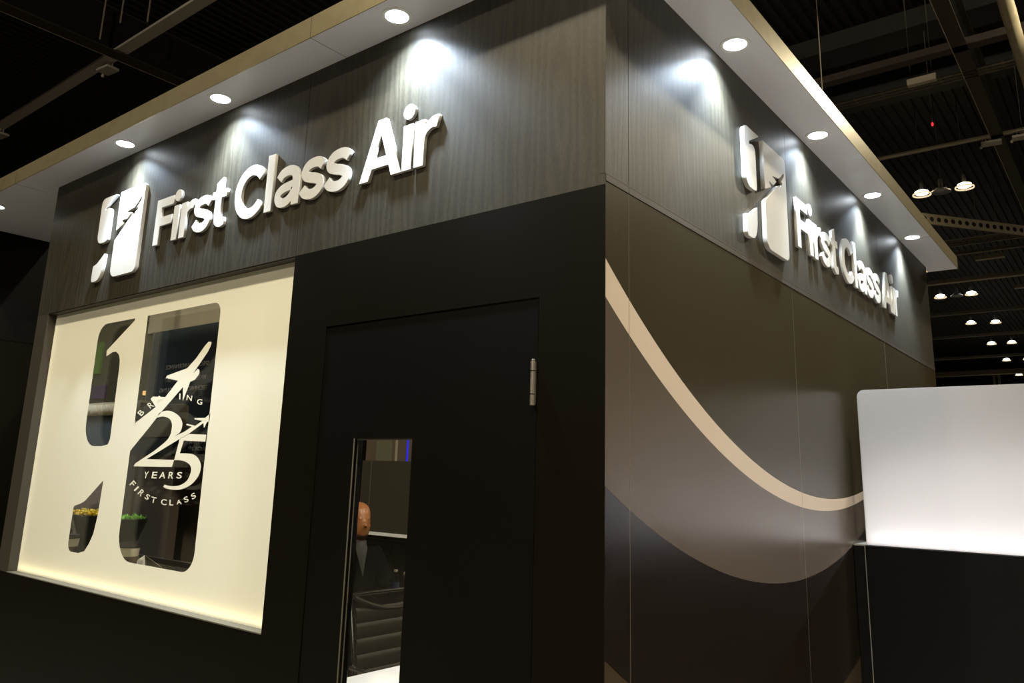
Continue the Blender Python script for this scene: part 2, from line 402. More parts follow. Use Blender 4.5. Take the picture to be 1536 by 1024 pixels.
# LED strips hidden in the reveal below and at the left of the film
def area(name, loc, sx, sy, rot, power, col, parent=None, spread=PI):
    l = bpy.data.lights.new(name, 'AREA'); l.shape = 'RECTANGLE'; l.size = sx; l.size_y = sy; l.energy = power; l.color = col; l.spread = spread
    o = bpy.data.objects.new(name, l); o.location = loc; o.rotation_euler = rot; return link(o, parent)
boxobj('led_strip', W0+.02, W1+.05, .070, .079, WB+.002, WB+.006, M['paper'], win)
area('led_strip_light', ((W0+W1)/2, .074, WB+.010), 2.4, .006, (PI+.6, 0, 0), 2.6, (1, .84, .50), win, spread=2.2)
area('led_strip_light', (W0+.006, .070, 1.73), 1.45, .006, (0, -PI/2, 0), .8, (1, .9, .7), win)

# ------------------------------------------------------------------ door 1
door = thing('door_1', None, None); door['kind'] = 'structure'
gx0, gx1, gz0, gz1 = -1.078, -.778, .45, 1.719
me = shape_mesh('leaf', [[(D0, .01), (D1, .01), (D1, DT), (D0, DT)], [(gx0, gz0), (gx1, gz0), (gx1, gz1), (gx0, gz1)]], .042)
me.transform(Matrix.Translation((0, .024, 0)) @ FRONT); me.materials.append(M['door']); link(bpy.data.objects.new('leaf', me), door)
bm = bmesh.new(); t = .004
bm.free()
leaf = door.children[0]
boxobj('glazing_bead', gx0-.003, gx0+.001, .0015, .0045, gz0, gz1, M['edge'], leaf)
boxobj('glazing_bead', gx0, gx0+.003, .018, .021, gz0, gz1, M['edge'], leaf)
boxobj('glazing_bead', gx0+.001, gx1-.001, .012, .0215, gz1-.006, gz1, M['edge'], leaf)
boxobj('glass_pane', gx0+.001, gx1-.001, .022, .027, gz0+.001, gz1-.001, M['glass'], leaf)
bm = bmesh.new()
hx = -.2535
for z0, z1 in ((1.814, 1.848), (1.850, 1.920), (1.922, 1.953)): lathe(bm, [(.0055, z0), (.0085, z0+.001), (.0085, z1-.001), (.0055, z1)], (hx, -.009, 0), 20)
lathe(bm, [(.006, 1.953), (.006, 1.957), (.003, 1.959)], (hx, -.009, 0), 16)
box(bm, hx-.004, hx+.004, -.006, .003, 1.82, 1.95)
autosmooth(build('hinge', bm, M['steel'], leaf))

# ------------------------------------------------------------------ right wall
wr = thing('wall_right', None, None); wr['kind'] = 'structure'
ys = [.003, .1435, 1.668, 3.365, YR]
for i in range(4):
    a, b_ = ys[i]+.0012*(i > 0), ys[i+1]-.0012
    boxobj('graphic_panel', -.018, 0, a, b_, 0, 2.496, M['graphic'], wr)
    boxobj('header_panel', -.018, .0, a, b_, 2.524, ZS, M['wood_side'], wr)
    boxobj('cap_strip', -.018, .0012, a, b_, 2.4995, 2.5235, M['post'], wr)
boxobj('backing', -.06, -.0185, .1005, YR, 0, ZS, M['seam'], wr)
bm = bmesh.new(); box(bm, -.0185, .0016, .0, YR, 2.5225, 2.5240)
for y in ys[1:4]: box(bm, -.018, .0003, y-.0008, y+.0008, 0, 2.5)
build('joint_trim', bm, M['edge'], wr)
boxobj('wall_back', -5.57, -.07, YR, YR+.08, 0, 3.2, M['tan']).__setitem__('kind', 'structure')
wl = boxobj('wall_left', -5.66, -5.575, -.10, YR, 0, 2.50, M['black']); wl['kind'] = 'structure'
boxobj('upper_panel', -5.66, -5.578, -.10, YR, 2.504, ZS-.001, M['door'], wl)

# ------------------------------------------------------------------ canopy with recessed downlights
can = thing('canopy', 'gold-edged overhanging canopy with white soffit around the top of the booth', 'canopy', loc=(0, 0, ZS))
bm = bmesh.new()
ol = [(-5.57, -.192), (OV-.004, -.192), (OV-.004, YE-.004), (-.018, YE-.004), (-.018, .1), (-4.127, .1), (-4.127, .56), (-5.57, .56)]
me = shape_mesh('soffit', [ol], .012)
me.transform(Matrix.Translation((0, 0, .0065))); me.materials.append(M['soffit']); link(bpy.data.objects.new('soffit', me), can)
bm = bmesh.new(); 
box(bm, -5.574, OV, -.196, -.192, 0, .098); box(bm, OV-.004, OV, -.192, YE, 0, .098); box(bm, -.06, OV-.004, YE-.004, YE, 0, .098); box(bm, -5.574, -5.570, -.192, .56, 0, .098)
build('fascia', bm, M['gold'], can)
bm = bmesh.new(); box(bm, -5.57, OV-.004, -.192, .1, .092, .098); box(bm, -.06, OV-.004, .1, YE-.004, .092, .098)
build('top_board', bm, M['black_plain'], can)
for x in (-4.30, -1.30): boxobj('joint', x-.0008, x+.0008, -.1965, -.002, -.0003, .098, M['seam'], can)
boxobj('joint', .001, OV+.0005, 4.049, 4.0506, -.0003, .098, M['seam'], can)
def downlight(x, y, label, power=66.0):
    t = thing('recessed_downlight', label, 'downlight', 'recessed downlights in the canopy soffit', (x, y, ZS))
    bm = bmesh.new(); n = 40
    lathe(bm, [(.046, 0.0), (.046, -.002), (.058, -.004), (.061, -.003), (.062, -.0005), (.062, 0)], n=n, cap=False)
    autosmooth(build('trim_ring', bm, M['frame_white'], t))
    bm = bmesh.new(); lathe(bm, [(.0, -.0035), (.030, -.0032), (.0455, -.001), (.0455, 0)], n=n, cap=False)
    build('lens', bm, M['lens'], t, True)
    l = bpy.data.lights.new('downlight_beam', 'SPOT'); l.energy = power; l.color = (.70, .84, 1.0); l.spot_size = math.radians(128); l.spot_blend = .75; l.shadow_soft_size = .022
    o = bpy.data.objects.new('downlight_beam', l); o.location = (0, 0, -.012); link(o, t)
    l2 = l.copy(); l2.spot_size = math.radians(84); l2.spot_blend = .8; l2.energy = power*2.9
    o = bpy.data.objects.new('downlight_core', l2); o.location = (0, 0, -.012); link(o, t)
for x, y, lab in [(-.8915, -.095, 'downlight nearest the corner over the last word of the front wall sign'),
                  (-2.106, -.100, 'downlight above the middle word of the front wall sign'),
                  (-3.050, -.098, 'downlight above the winged emblem on the front wall'),
                  (-4.930, -.080, 'downlight at the left end of the canopy, cut by the picture edge'),
                  (.090, .855, 'downlight nearest the corner on the side wall canopy'),
                  (.087, 1.918, 'downlight above the winged emblem on the side wall'),
                  (.085, 2.974, 'downlight above the middle word of the side wall sign'),
                  (.090, 4.012, 'downlight farthest along the side wall canopy')]:
    downlight(x, y, lab)

# ------------------------------------------------------------------ sign lettering
W = .0515
def arc(cx, cy, rx, ry, a0, a1, n=28): return [(cx+rx*math.cos(math.radians(a0+(a1-a0)*i/n)), cy+ry*math.sin(math.radians(a0+(a1-a0)*i/n))) for i in range(n+1)]
def gl_F(): return [[(0, 0), (W, 0), (W, .101), (.165, .101), (.165, .148), (W, .148), (W, .204), (.166, .204), (.166, .251), (0, .251)]], []
def gl_i(): return [[(0, 0), (W, 0), (W, .187), (0, .187)]], [arc(.026, .241, .0315, .0315, 0, 360, 32)[:-1]]
def gl_l(): return [[(0, 0), (W, 0), (W, .273), (0, .273)]], []
def gl_r():
    arm = smooth_open([(.125, .188), (.100, .190), (.078, .182), (.060, .170), (W, .155)], 4)
    ins = smooth_open([(W, .095), (.056, .118), (.070, .135), (.090, .143), (.112, .141)], 5)
    return [[(0, 0), (0, .187), (W, .187), (W+.001, .172)] + arm[::-1][1:] + [(.112, .141)] + ins[::-1][1:] + [(W, 0)]], []
def gl_s():
    c = [(.152, .142), (.128, .160), (.094, .1655), (.054, .158), (.032, .134), (.042, .112), (.072, .100), (.108, .090), (.137, .073), (.134, .044), (.106, .026), (.074, .024), (.040, .034), (.019, .056)]
    return [stroke(c, .046, 6)], []
def gl_t():
    inner = smooth_open([(.080, .062), (.083, .048), (.094, .042), (.113, .043)], 4)
    outer = smooth_open([(.120, .005), (.090, -.003), (.060, .003), (.036, .022), (.027, .060)], 5)
    return [[(0, .147), (0, .186), (.027, .186), (.027, .226), (.078, .252), (.080, .186), (.122, .186), (.122, .147), (.080, .147)] + inner + outer + [(.027, .147)]], []
def gl_C():
    o = arc(.1275, .1255, .1275, .1305, 36, 324, 44); i = arc(.1275, .1255, .075, .080, 324, 36, 40)
    return [o+i], []
def gl_a():
    top = stroke([(.026, .136), (.048, .158), (.088, .167), (.125, .160), (.145, .138), (.1495, .105)], .047, 6)
    stem = [(.1265, 0), (.1265, .13), (.176, .13), (.176, 0)]
    bowl = stroke([(.150, .098), (.110, .094), (.060, .088), (.030, .072), (.024, .050), (.038, .028), (.068, .021), (.100, .028), (.128, .050), (.140, .080)], .043, 6)
    return [stem], [top, bowl]
def gl_A(): return [[(0, 0), (.053, 0), (.071, .047), (.166, .047), (.183, 0), (.240, 0), (.138, .251), (.092, .251)], [(.079, .090), (.150, .090), (.1145, .184)]], []
GL = dict(F=gl_F, i=gl_i, l=gl_l, r=gl_r, s=gl_s, t=gl_t, C=gl_C, a=gl_a, A=gl_A)
WORD = [('F', .650), ('i', .832), ('r', .905), ('s', 1.020), ('t', 1.189), ('C', 1.383), ('l', 1.629), ('a', 1.700), ('s', 1.878), ('s', 2.044), ('A', 2.270), ('i', 2.511), ('r', 2.575)]
ORD = ['capital F opening the sign', 'letter i with round dot, second letter of the sign,', 'letter r, third letter of the sign,', 'letter s, fourth letter of the sign,', 'letter t ending the first word of the sign',
       'capital C opening the second word', 'tall letter l just after the capital C', 'letter a in the second word', 'letter s just after the letter a', 'letter s ending the second word',
       'capital A opening the last word', 'letter i with round dot in the last word', 'letter r closing the sign']
meshes = {}
def glyph(ch):
    if ch in meshes: return meshes[ch]
    main, extra = GL[ch](); T = .015; res = []
    if ch == 'a':
        me = shape_mesh('sign_letter', main, T, .0006); bm = bmesh.new(); bm.from_mesh(me)
        for k, e in enumerate(extra):
            m2 = shape_mesh('x', [e], T-.0004*(k+1), .0006); bm.from_mesh(m2)
        bm.to_mesh(me); bm.free(); res = [me]
    else:
        res = [shape_mesh('sign_letter', main, T, .0006)]
        if extra: res.append(shape_mesh('dot', extra, T, .0006))
    for me in res: me.materials.append(M['letter'])
    meshes[ch] = res; return res
for wall, Rm, off, wn in (('front', FRONT, -3.41, 'front wall'), ('side', SIDE, 1.096, 'side wall')):
    for (ch, u), lab in zip(WORD, ORD):
        mm = glyph(ch)
        for k, me in enumerate(mm):
            if k == 0:
                o = link(bpy.data.objects.new('sign_letter', me))
                pos = Vector((u+off, -.0079, 2.722)) if wall == 'front' else Vector((.0079, u+off, 2.722))
                o.matrix_world = Matrix.Translation(pos) @ Rm; root = o
                tag(o, 'raised silver ' + lab + ' on the ' + wn, 'sign letter', 'raised letters on the ' + wn)
            else:
                d = link(bpy.data.objects.new('dot', me), root)
    e = thing('emblem_sign', 'raised silver winged numeral emblem with aeroplane notch on the ' + wn, 'emblem')
    for nm, lp in zip(('stem_piece', 'foot_piece', 'main_plate'), logo_loops(1/2.456)):
        me = shape_mesh(nm, [lp], .020, .0008 if nm != 'main_plate' else .0004); me.materials.append(M['letter'])
        if wall == 'front': me.transform(Matrix.Translation((off, -.0104, 2.607)) @ Rm)
        else: me.transform(Matrix.Translation((.0104, off, 2.607)) @ Rm)
        link(bpy.data.objects.new(nm, me), e)

# ------------------------------------------------------------------ illuminated counter panel at the right wall
GX0, GX1, YG = .065, 2.6, 2.40
cab = thing('reception_counter', 'black counter base against the side wall carrying the glowing panel', 'counter', loc=(0, YG, 0))
boxobj('body', .058, GX1, .004, .42, 0, 1.312, M['door'], cab)
boxobj('wall_filler', .003, .055, .006, .30, 0, 1.310, M['door'], cab)
boxobj('edge_trim', .055, .058, 0.0, .05, 0, 1.3165, M['steel'], cab)
boxobj('top_plate', .003, .055, .006, .30, 1.3105, 1.3165, M['steel'], cab)
pan = thing('light_panel', 'large frosted acrylic panel glowing white from its lower edge on the black counter', 'light panel', loc=(0, YG, 1.317))
def rrect(x0, x1, z0, z1, r): return rounded([(x0, z0), (x1, z0), (x1, z1, r), (x0, z1, r)])
H = 2.092-1.317
for nm, yy in (('front_sheet', .004), ('rear_sheet', .112)):
    me = shape_mesh(nm, [rrect(GX0, GX1, 0.0, H, .035)], .004, .001); me.transform(Matrix.Translation((0, yy, 0)) @ FRONT)
    me.materials.append(M['acrylic']); link(bpy.data.objects.new(nm, me), pan)
me = shape_mesh('edge_band', [rrect(GX0, GX1, 0.0, H, .035), rounded([(GX0+.004, -.0), (GX1-.004, -.0), (GX1-.004, H-.004, .031), (GX0+.004, H-.004, .031)])], .103)
me.transform(Matrix.Translation((0, .058, 0)) @ FRONT); me.materials.append(M['acrylic']); link(bpy.data.objects.new('edge_band', me), pan)
area('panel_led_light', ((GX0+GX1)/2, .058, .006), GX1-GX0-.03, .05, (PI, 0, 0), 90, (.80, .86, 1.0), pan)
area('panel_led_light', ((GX0+GX1)/2, .060, .012), GX1-GX0-.03, .03, (PI+.85, 0, 0), 420, (.80, .85, 1.0), pan)

# ------------------------------------------------------------------ things behind the window, rear ones imitating its reflections
Y9 = .90  # plane of the solids imitating the hall reflection in the glass
dw = thing('reflected_display_wall', 'dark exhibition wall built behind the glass to imitate a reflection in the window numeral', 'display wall', loc=(0, Y9, 0))
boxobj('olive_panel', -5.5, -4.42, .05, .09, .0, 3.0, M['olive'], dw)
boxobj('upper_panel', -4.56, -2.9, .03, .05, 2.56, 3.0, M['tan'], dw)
nv = boxobj('navy_panel', -4.40, -2.9, 0, .05, 1.66, 2.55, M['navy'], dw); nv['label'] = 'navy upper panel with mirrored grey lettering imitating a reflection'
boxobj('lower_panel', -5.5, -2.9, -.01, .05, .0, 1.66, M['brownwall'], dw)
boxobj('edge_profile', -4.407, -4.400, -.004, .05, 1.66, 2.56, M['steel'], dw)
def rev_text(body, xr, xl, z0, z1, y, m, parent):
    """mirrored lettering, modelled to imitate a reflection in the window"""
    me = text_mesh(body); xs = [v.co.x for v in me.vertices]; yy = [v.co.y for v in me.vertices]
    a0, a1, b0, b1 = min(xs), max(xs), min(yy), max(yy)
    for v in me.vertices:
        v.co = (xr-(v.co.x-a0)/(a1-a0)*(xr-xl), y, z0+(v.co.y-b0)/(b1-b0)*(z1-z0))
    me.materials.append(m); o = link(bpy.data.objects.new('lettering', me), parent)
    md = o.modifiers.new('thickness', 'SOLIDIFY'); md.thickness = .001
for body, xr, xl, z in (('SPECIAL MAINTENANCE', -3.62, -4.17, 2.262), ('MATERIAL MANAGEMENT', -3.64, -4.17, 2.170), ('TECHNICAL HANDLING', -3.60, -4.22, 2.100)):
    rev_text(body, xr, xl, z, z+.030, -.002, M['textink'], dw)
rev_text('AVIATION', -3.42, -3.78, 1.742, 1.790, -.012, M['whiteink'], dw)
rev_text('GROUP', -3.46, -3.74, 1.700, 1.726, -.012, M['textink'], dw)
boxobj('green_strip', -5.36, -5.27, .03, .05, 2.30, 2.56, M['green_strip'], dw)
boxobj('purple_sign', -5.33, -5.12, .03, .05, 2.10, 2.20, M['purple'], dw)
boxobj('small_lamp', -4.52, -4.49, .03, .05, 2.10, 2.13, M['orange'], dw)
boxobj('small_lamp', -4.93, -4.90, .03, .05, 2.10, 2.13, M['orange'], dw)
def pleats(name, x0, x1, z0, z1, y, m, parent, n=34):
    bm = bmesh.new(); prev = None
    for i in range(n*4+1):
        x = x0+(x1-x0)*i/(n*4); yy = y+.012*math.sin(i*PI/2)+random.uniform(-.003, .003)
        a = bm.verts.new((x, yy, z0)); b = bm.verts.new((x, yy, z1))
        if prev: bm.faces.new((prev[0], a, b, prev[1]))
        prev = (a, b)
    o = build(name, bm, m, parent, True); md = o.modifiers.new('thickness', 'SOLIDIFY'); md.thickness = .004; return o
tb = thing('reflected_table', 'high table with pleated cream valance and navy skirt imitating a reflection in the window', 'table', loc=(0, Y9-.22, 0))  # table shape built for a reflection seen in the glass
boxobj('skirt', -5.20, -3.99, 0, .16, 1.66, 1.93, M['navy'], tb)
boxobj('base', -5.20, -3.99, 0, .16, 0, 1.659, M['brownwall'], tb)
pleats('valance', -5.20, -3.99, 1.93, 2.005, -.02, M['cloth'], tb)
boxobj('tabletop', -5.22, -3.985, -.02, .17, 2.005, 2.02, M['cloth'], tb)
ac = thing('armchair', 'beige armchair shape imitating a reflection behind the large numeral on the window', 'armchair', loc=(-3.73, Y9-.22, 0))  # chair shape built for a reflection seen in the glass
bm = bmesh.new(); box(bm, -.22, .22, -.03, .06, 1.77, 1.985, .03); autosmooth(build('backrest', bm, M['cream'], ac))
boxobj('seat', -.22, .22, -.03, .06, 1.66, 1.769, M['navy'], ac)
boxobj('base', -.22, .22, .0, .06, 0, 1.659, M['brownwall'], ac)

sh = thing('window_shelf', 'black shelf with pale back edge just inside the window', 'shelf', loc=(0, .1, 0))
boxobj('board', -4.60, -2.20, .02, .56, 1.02, 1.052, M['black'], sh)
boxobj('back_edge', -4.60, -2.20, .56, .566, 1.02, 1.056, M['steel'], sh)
boxobj('shelf_front', -4.60, -2.20, .10, .50, 0, 1.02, M['black_plain'], sh)
ZB = 1.0525
def planter(x, y, z, r, label, leafm, name='flower_planter'):
    t = thing(name, label, 'planter', loc=(x, y, z))
    bm = bmesh.new(); lathe(bm, [(r*.34, 0), (r*.36, .01), (r, .235), (r*.97, .24), (r*.92, .232), (.0, .225)], n=32); autosmooth(build('bowl', bm, M['black_plain'], t))
    bm = bmesh.new()
    for k in range(150):
        a = random.uniform(0, 2*PI); rr = r*math.sqrt(random.random())*.95; h = random.uniform(.012, .045)
        px, py = rr*math.cos(a), rr*math.sin(a); d = Vector((random.uniform(-1, 1), random.uniform(-1, 1), 1.2)).normalized()
        s = d.cross(Vector((0, 0, 1))).normalized()*.008; p = Vector((px, py, .225)); q = p+d*h
        v = [bm.verts.new(p), bm.verts.new((p+q)/2+s), bm.verts.new(q), bm.verts.new((p+q)/2-s)]; bm.faces.new(v)
        if leafm == 'yellow': bmesh.ops.create_icosphere(bm, subdivisions=1, radius=.009, matrix=Matrix.Translation(q))
    o = build('foliage' if leafm == 'leaf' else 'blossoms', bm, M[leafm], t, True)
    md = o.modifiers.new('thickness', 'SOLIDIFY'); md.thickness = .0008
planter(-3.93, .42, ZB, .115, 'black tapered planter of yellow flowers inside the window', 'yellow')
planter(-3.53, .42, ZB, .125, 'black tapered planter of green leaves inside the window', 'leaf')
def bottle(x, y, z, h, label, liquid=True):
    t = thing('water_bottle', label, 'bottle', loc=(x, y, z)); r = h*.155
    bm = bmesh.new(); lathe(bm, [(r*.85, 0), (r, h*.03), (r, h*.25), (r*.9, h*.30), (r, h*.36), (r, h*.62), (r*.75, h*.78), (r*.38, h*.88), (r*.36, h*.93)], n=24, cap=False); build('body', bm, M['bottle'], t, True)
    bm = bmesh.new(); lathe(bm, [(r*.45, h*.93), (r*.45, h), (0, h)], n=20); autosmooth(build('cap', bm, M['paper'], t))
    bm = bmesh.new(); lathe(bm, [(r*1.02, h*.37), (r*1.02, h*.60)], n=24, cap=False); build('wrap', bm, mat('bottle_wrap', (.05, .07, .16), .5), t, True)
bottle(-4.13, .36, ZB, .235, 'clear plastic water bottle on the shelf behind the window foot cut-out')
def coffee(x, y, z, r, label):
    t = thing('coffee_cup', label, 'cup', loc=(x, y, z))
    bm = bmesh.new(); lathe(bm, [(r*.72, 0), (r, .115)], n=28); body = autosmooth(build('body', bm, M['cup'], t))
    bm = bmesh.new(); lathe(bm, [(r*1.04, .115), (r*1.05, .122), (r*.92, .126), (r*.9, .137), (0, .137)], n=28); autosmooth(build('lid', bm, M['black_plain'], t))
    bm = bmesh.new(); lathe(bm, [(r*.76, .012), (r*.955, .07)], n=28, cap=False); build('sleeve', bm, M['sleeve'], body, True)
coffee(-3.12, .25, ZB, .060, 'lidded paper coffee cup with brown sleeve near the folded card')
coffee(-3.80, .24, ZB, .055, 'lidded paper coffee cup beside the water bottle in the window foot cut-out')
t = thing('glass_tumbler', 'clear drinking glass in front of the green planter', 'glass', loc=(-3.51, .28, ZB))
bm = bmesh.new(); lathe(bm, [(0, .004), (.026, .004), (.034, .15), (.037, .15), (.029, 0), (0, 0)], n=24); build('bowl', bm, M['bottle'], t, True)
bm = bmesh.new()
v = [bm.verts.new(p) for p in ((-.075, 0, 0), (.075, .02, 0), (.0, .05, .062), (-.075+.03, .10, 0), (.09, .11, 0))]
bm.faces.new((v[0], v[1], v[2])); bm.faces.new((v[3], v[4], v[2])); bm.faces.new((v[0], v[2], v[3])); 
o = build('folded_card', bm, M['paper']); o.location = (-3.18, .33, ZB); md = o.modifiers.new('thickness', 'SOLIDIFY'); md.thickness = .001
tag(o, 'white folded paper card standing on the shelf inside the window', 'card')

# ------------------------------------------------------------------ meeting room seen through the door glass
def table(name, x0, x1, y0, y1, z, m, label, legr=.025, inset=.15):
    t = thing(name, label, 'table', loc=((x0+x1)/2, (y0+y1)/2, 0)); hx, hy = (x1-x0)/2, (y1-y0)/2
    bm = bmesh.new(); box(bm, -hx, hx, -hy, hy, z-.03, z, .003); build('tabletop', bm, m, t)
    for sx in (-1, 1):
        for sy in (-1, 1):
            bm = bmesh.new(); lathe(bm, [(legr, 0), (legr, z-.03)], (sx*(hx-inset), sy*(hy-inset), 0), 16); autosmooth(build('leg', bm, M['chrome'], t))
table('side_table', -1.54, -.80, .22, 1.35, .75, M['white_top'], 'bright white table just inside the door glass', inset=.08)
table('meeting_table', -3.10, -2.25, 1.45, 3.6, .74, M['black'], 'dark meeting table in front of the seated man')
def office_chair(x, y, rz, label):
    t = thing('office_chair', label, 'chair', None, (x, y, 0), rz)          # faces local +x, back at local x=0
    def side(s): return [(.05, s*.28, .47), (.02, s*.275, .60), (-.005, s*.275, .72), (-.02, s*.285, .86), (-.02, s*.30, .995)]
    for s in (-1, 1):
        bm = bmesh.new(); tube(bm, [(.47, s*.28, .46)]+side(s), .008, 10); autosmooth(build('side_rail', bm, M['chrome'], t))
    bm = bmesh.new(); tube(bm, [(-.02, -.30, .995), (-.02, .30, .995)], .010, 12); autosmooth(build('top_rail', bm, M['chrome'], t))
    bm = bmesh.new(); tube(bm, [(-.005, -.29+.58*i/16, .985-.075*math.sin(PI*i/16)) for i in range(17)], .010, 8); autosmooth(build('curved_brace', bm, M['post'], t))
    # ribbed sling: backrest and seat
    def ribs(P0, P1, n, w, bulge, name):
        bm = bmesh.new(); P0 = Vector(P0); P1 = Vector(P1); d = (P1-P0); nrm = Vector((d.z, 0, -d.x)).normalized()
        rows = []
        for i in range(n*6+1):
            f = i/(n*6); b = abs(math.sin(PI*f*n))**.5*bulge
            rows.append([(P0+d*f+nrm*(b*sgn)) for sgn in (1, -1)])
        vs = [[bm.verts.new((p.x, s*w, p.z)) for s in (-1, 1) for p in r] for r in rows]
        for a, b in zip(vs, vs[1:]):
            bm.faces.new((a[0], a[2], b[2], b[0])); bm.faces.new((a[1], b[1], b[3], a[3])); bm.faces.new((a[0], b[0], b[1], a[1])); bm.faces.new((a[2], a[3], b[3], b[2]))
        bm.faces.new((vs[0][0], vs[0][1], vs[0][3], vs[0][2])); bm.faces.new((vs[-1][0], vs[-1][2], vs[-1][3], vs[-1][1]))
        return autosmooth(build(name, bm, M['leather'], t), 50)
    ribs((.045, 0, .50), (-.015, 0, .93), 6, .27, .010, 'backrest')
    ribs((.06, 0, .47), (.50, 0, .455), 6, .27, .010, 'seat')
    for s in (-1, 1):
        bm = bmesh.new(); tube(bm, [(.0, s*.29, .66), (.22, s*.31, .66), (.28, s*.31, .62), (.25, s*.29, .46)], .011, 8); autosmooth(build('armrest', bm, M['chrome'], t))
    bm = bmesh.new(); lathe(bm, [(.028, .08), (.028, .30), (.02, .30), (.02, .45)], (.25, 0, 0), 16); autosmooth(build('column', bm, M['chrome'], t))
    for k in range(5):
        a = 2*PI*k/5; bm = bmesh.new(); c = (.25+.29*math.cos(a), .29*math.sin(a))
        tube(bm, [(.25, 0, .10), (c[0], c[1], .065)], [.018, .011], 8); lathe(bm, [(.0, 0), (.022, .004), (.026, .025), (.022, .05), (0, .055)], (c[0], c[1], 0), 12)
        autosmooth(build('caster_leg', bm, M['chrome'], t))
    return t
office_chair(-1.96, 1.135, 0, 'ribbed black leather office chair with chrome frame drawn up to the white table')
office_chair(-3.74, 2.16, math.radians(-18), 'ribbed black leather office chair under the seated man')
bottle(-2.97, 2.10, .7405, .20, 'clear water bottle on the dark meeting table beside the cream flowers')
t = thing('flower_vase', 'small glass vase of cream flowers on the meeting table', 'vase', loc=(-2.93, 2.205, .7405))
bm = bmesh.new(); lathe(bm, [(.03, 0), (.035, .05), (.028, .09), (.032, .10)], n=20, cap=False); build('vessel', bm, M['bottle'], t, True)
bm = bmesh.new()
for k in range(26):
    a = random.uniform(0, 2*PI); b = random.uniform(.0, 1.2); rr = .05
    c = (rr*math.cos(a)*math.sin(b), rr*math.sin(a)*math.sin(b), .13+rr*math.cos(b))
    bmesh.ops.create_icosphere(bm, subdivisions=1, radius=random.uniform(.014, .022), matrix=Matrix.Translation(c))
build('blossoms', bm, M['petal'], t, True)
bm = bmesh.new()
for k in range(5): a = 2*PI*k/5; tube(bm, [(0, 0, .01), (.02*math.cos(a), .02*math.sin(a), .14)], .002, 5)
build('stems', bm, M['leaf'], t)
# sideboard with frosted screen at the back of the room
sb = thing('sideboard', 'long black sideboard at the back of the meeting room', 'sideboard', loc=(0, 3.6, 0))
boxobj('carcass', -5.5, -3.58, 0, .42, 0, .99, M['black'], sb)
for k in range(4):
    d = boxobj('door', -5.49+k*.472, -5.03+k*.472, -.02, -.001, .06, .96, M['door'], sb)
fs = thing('frosted_screen', 'grey frosted screen with pale lower edge on the sideboard', 'screen', loc=(0, 3.62, .991))
boxobj('sheet', -5.10, -3.7, 0, .012, .032, .72, M['screen'], fs)
boxobj('bottom_rail', -5.10, -3.7, -.004, .016, 0, .030, M['frame_white'], fs)
boxobj('divider', -4.968, -4.960, -.003, 0, .012, .72, M['edge'], fs)
bp = thing('backdrop_panel', 'dark backdrop with tan panel, pale strip and blue light behind the sideboard', 'backdrop', loc=(0, 4.06, 0))
boxobj('board', -5.56, -3.6, .01, .05, 0, 2.6, M['brownwall'], bp)
boxobj('tan_panel', -5.39, -5.15, 0, .009, 1.0, 2.4, M['dimtan'], bp)
boxobj('pale_strip', -5.09, -5.065, 0, .009, 1.0, 2.4, M['tan'], bp)
boxobj('light_strip', -4.915, -4.90, -.004, .009, 1.5, 2.3, M['blue'], bp)
# unseen spot added to brighten the white table
t = thing('added_table_spot', 'unseen black spotlight added inside the booth to brighten the white table', 'added lamp', loc=(-1.15, .75, 2.9))
bm = bmesh.new(); lathe(bm, [(.05, 0), (.055, .005), (.05, .14), (.012, .16), (.004, .17), (.004, 8.6)], n=20, cap=False); autosmooth(build('shade', bm, M['black_plain'], t))
bm = bmesh.new(); lathe(bm, [(0, .01), (.048, .01), (.048, .014)], n=20); build('lens', bm, M['lens'], t)
l = bpy.data.lights.new('added_table_beam', 'SPOT'); l.energy = 170; l.color = (1, .98, .95); l.spot_size = math.radians(33); l.spot_blend = .5; l.shadow_soft_size = .03
o = bpy.data.objects.new('added_table_beam', l); o.location = (0, 0, -.01); link(o, t)

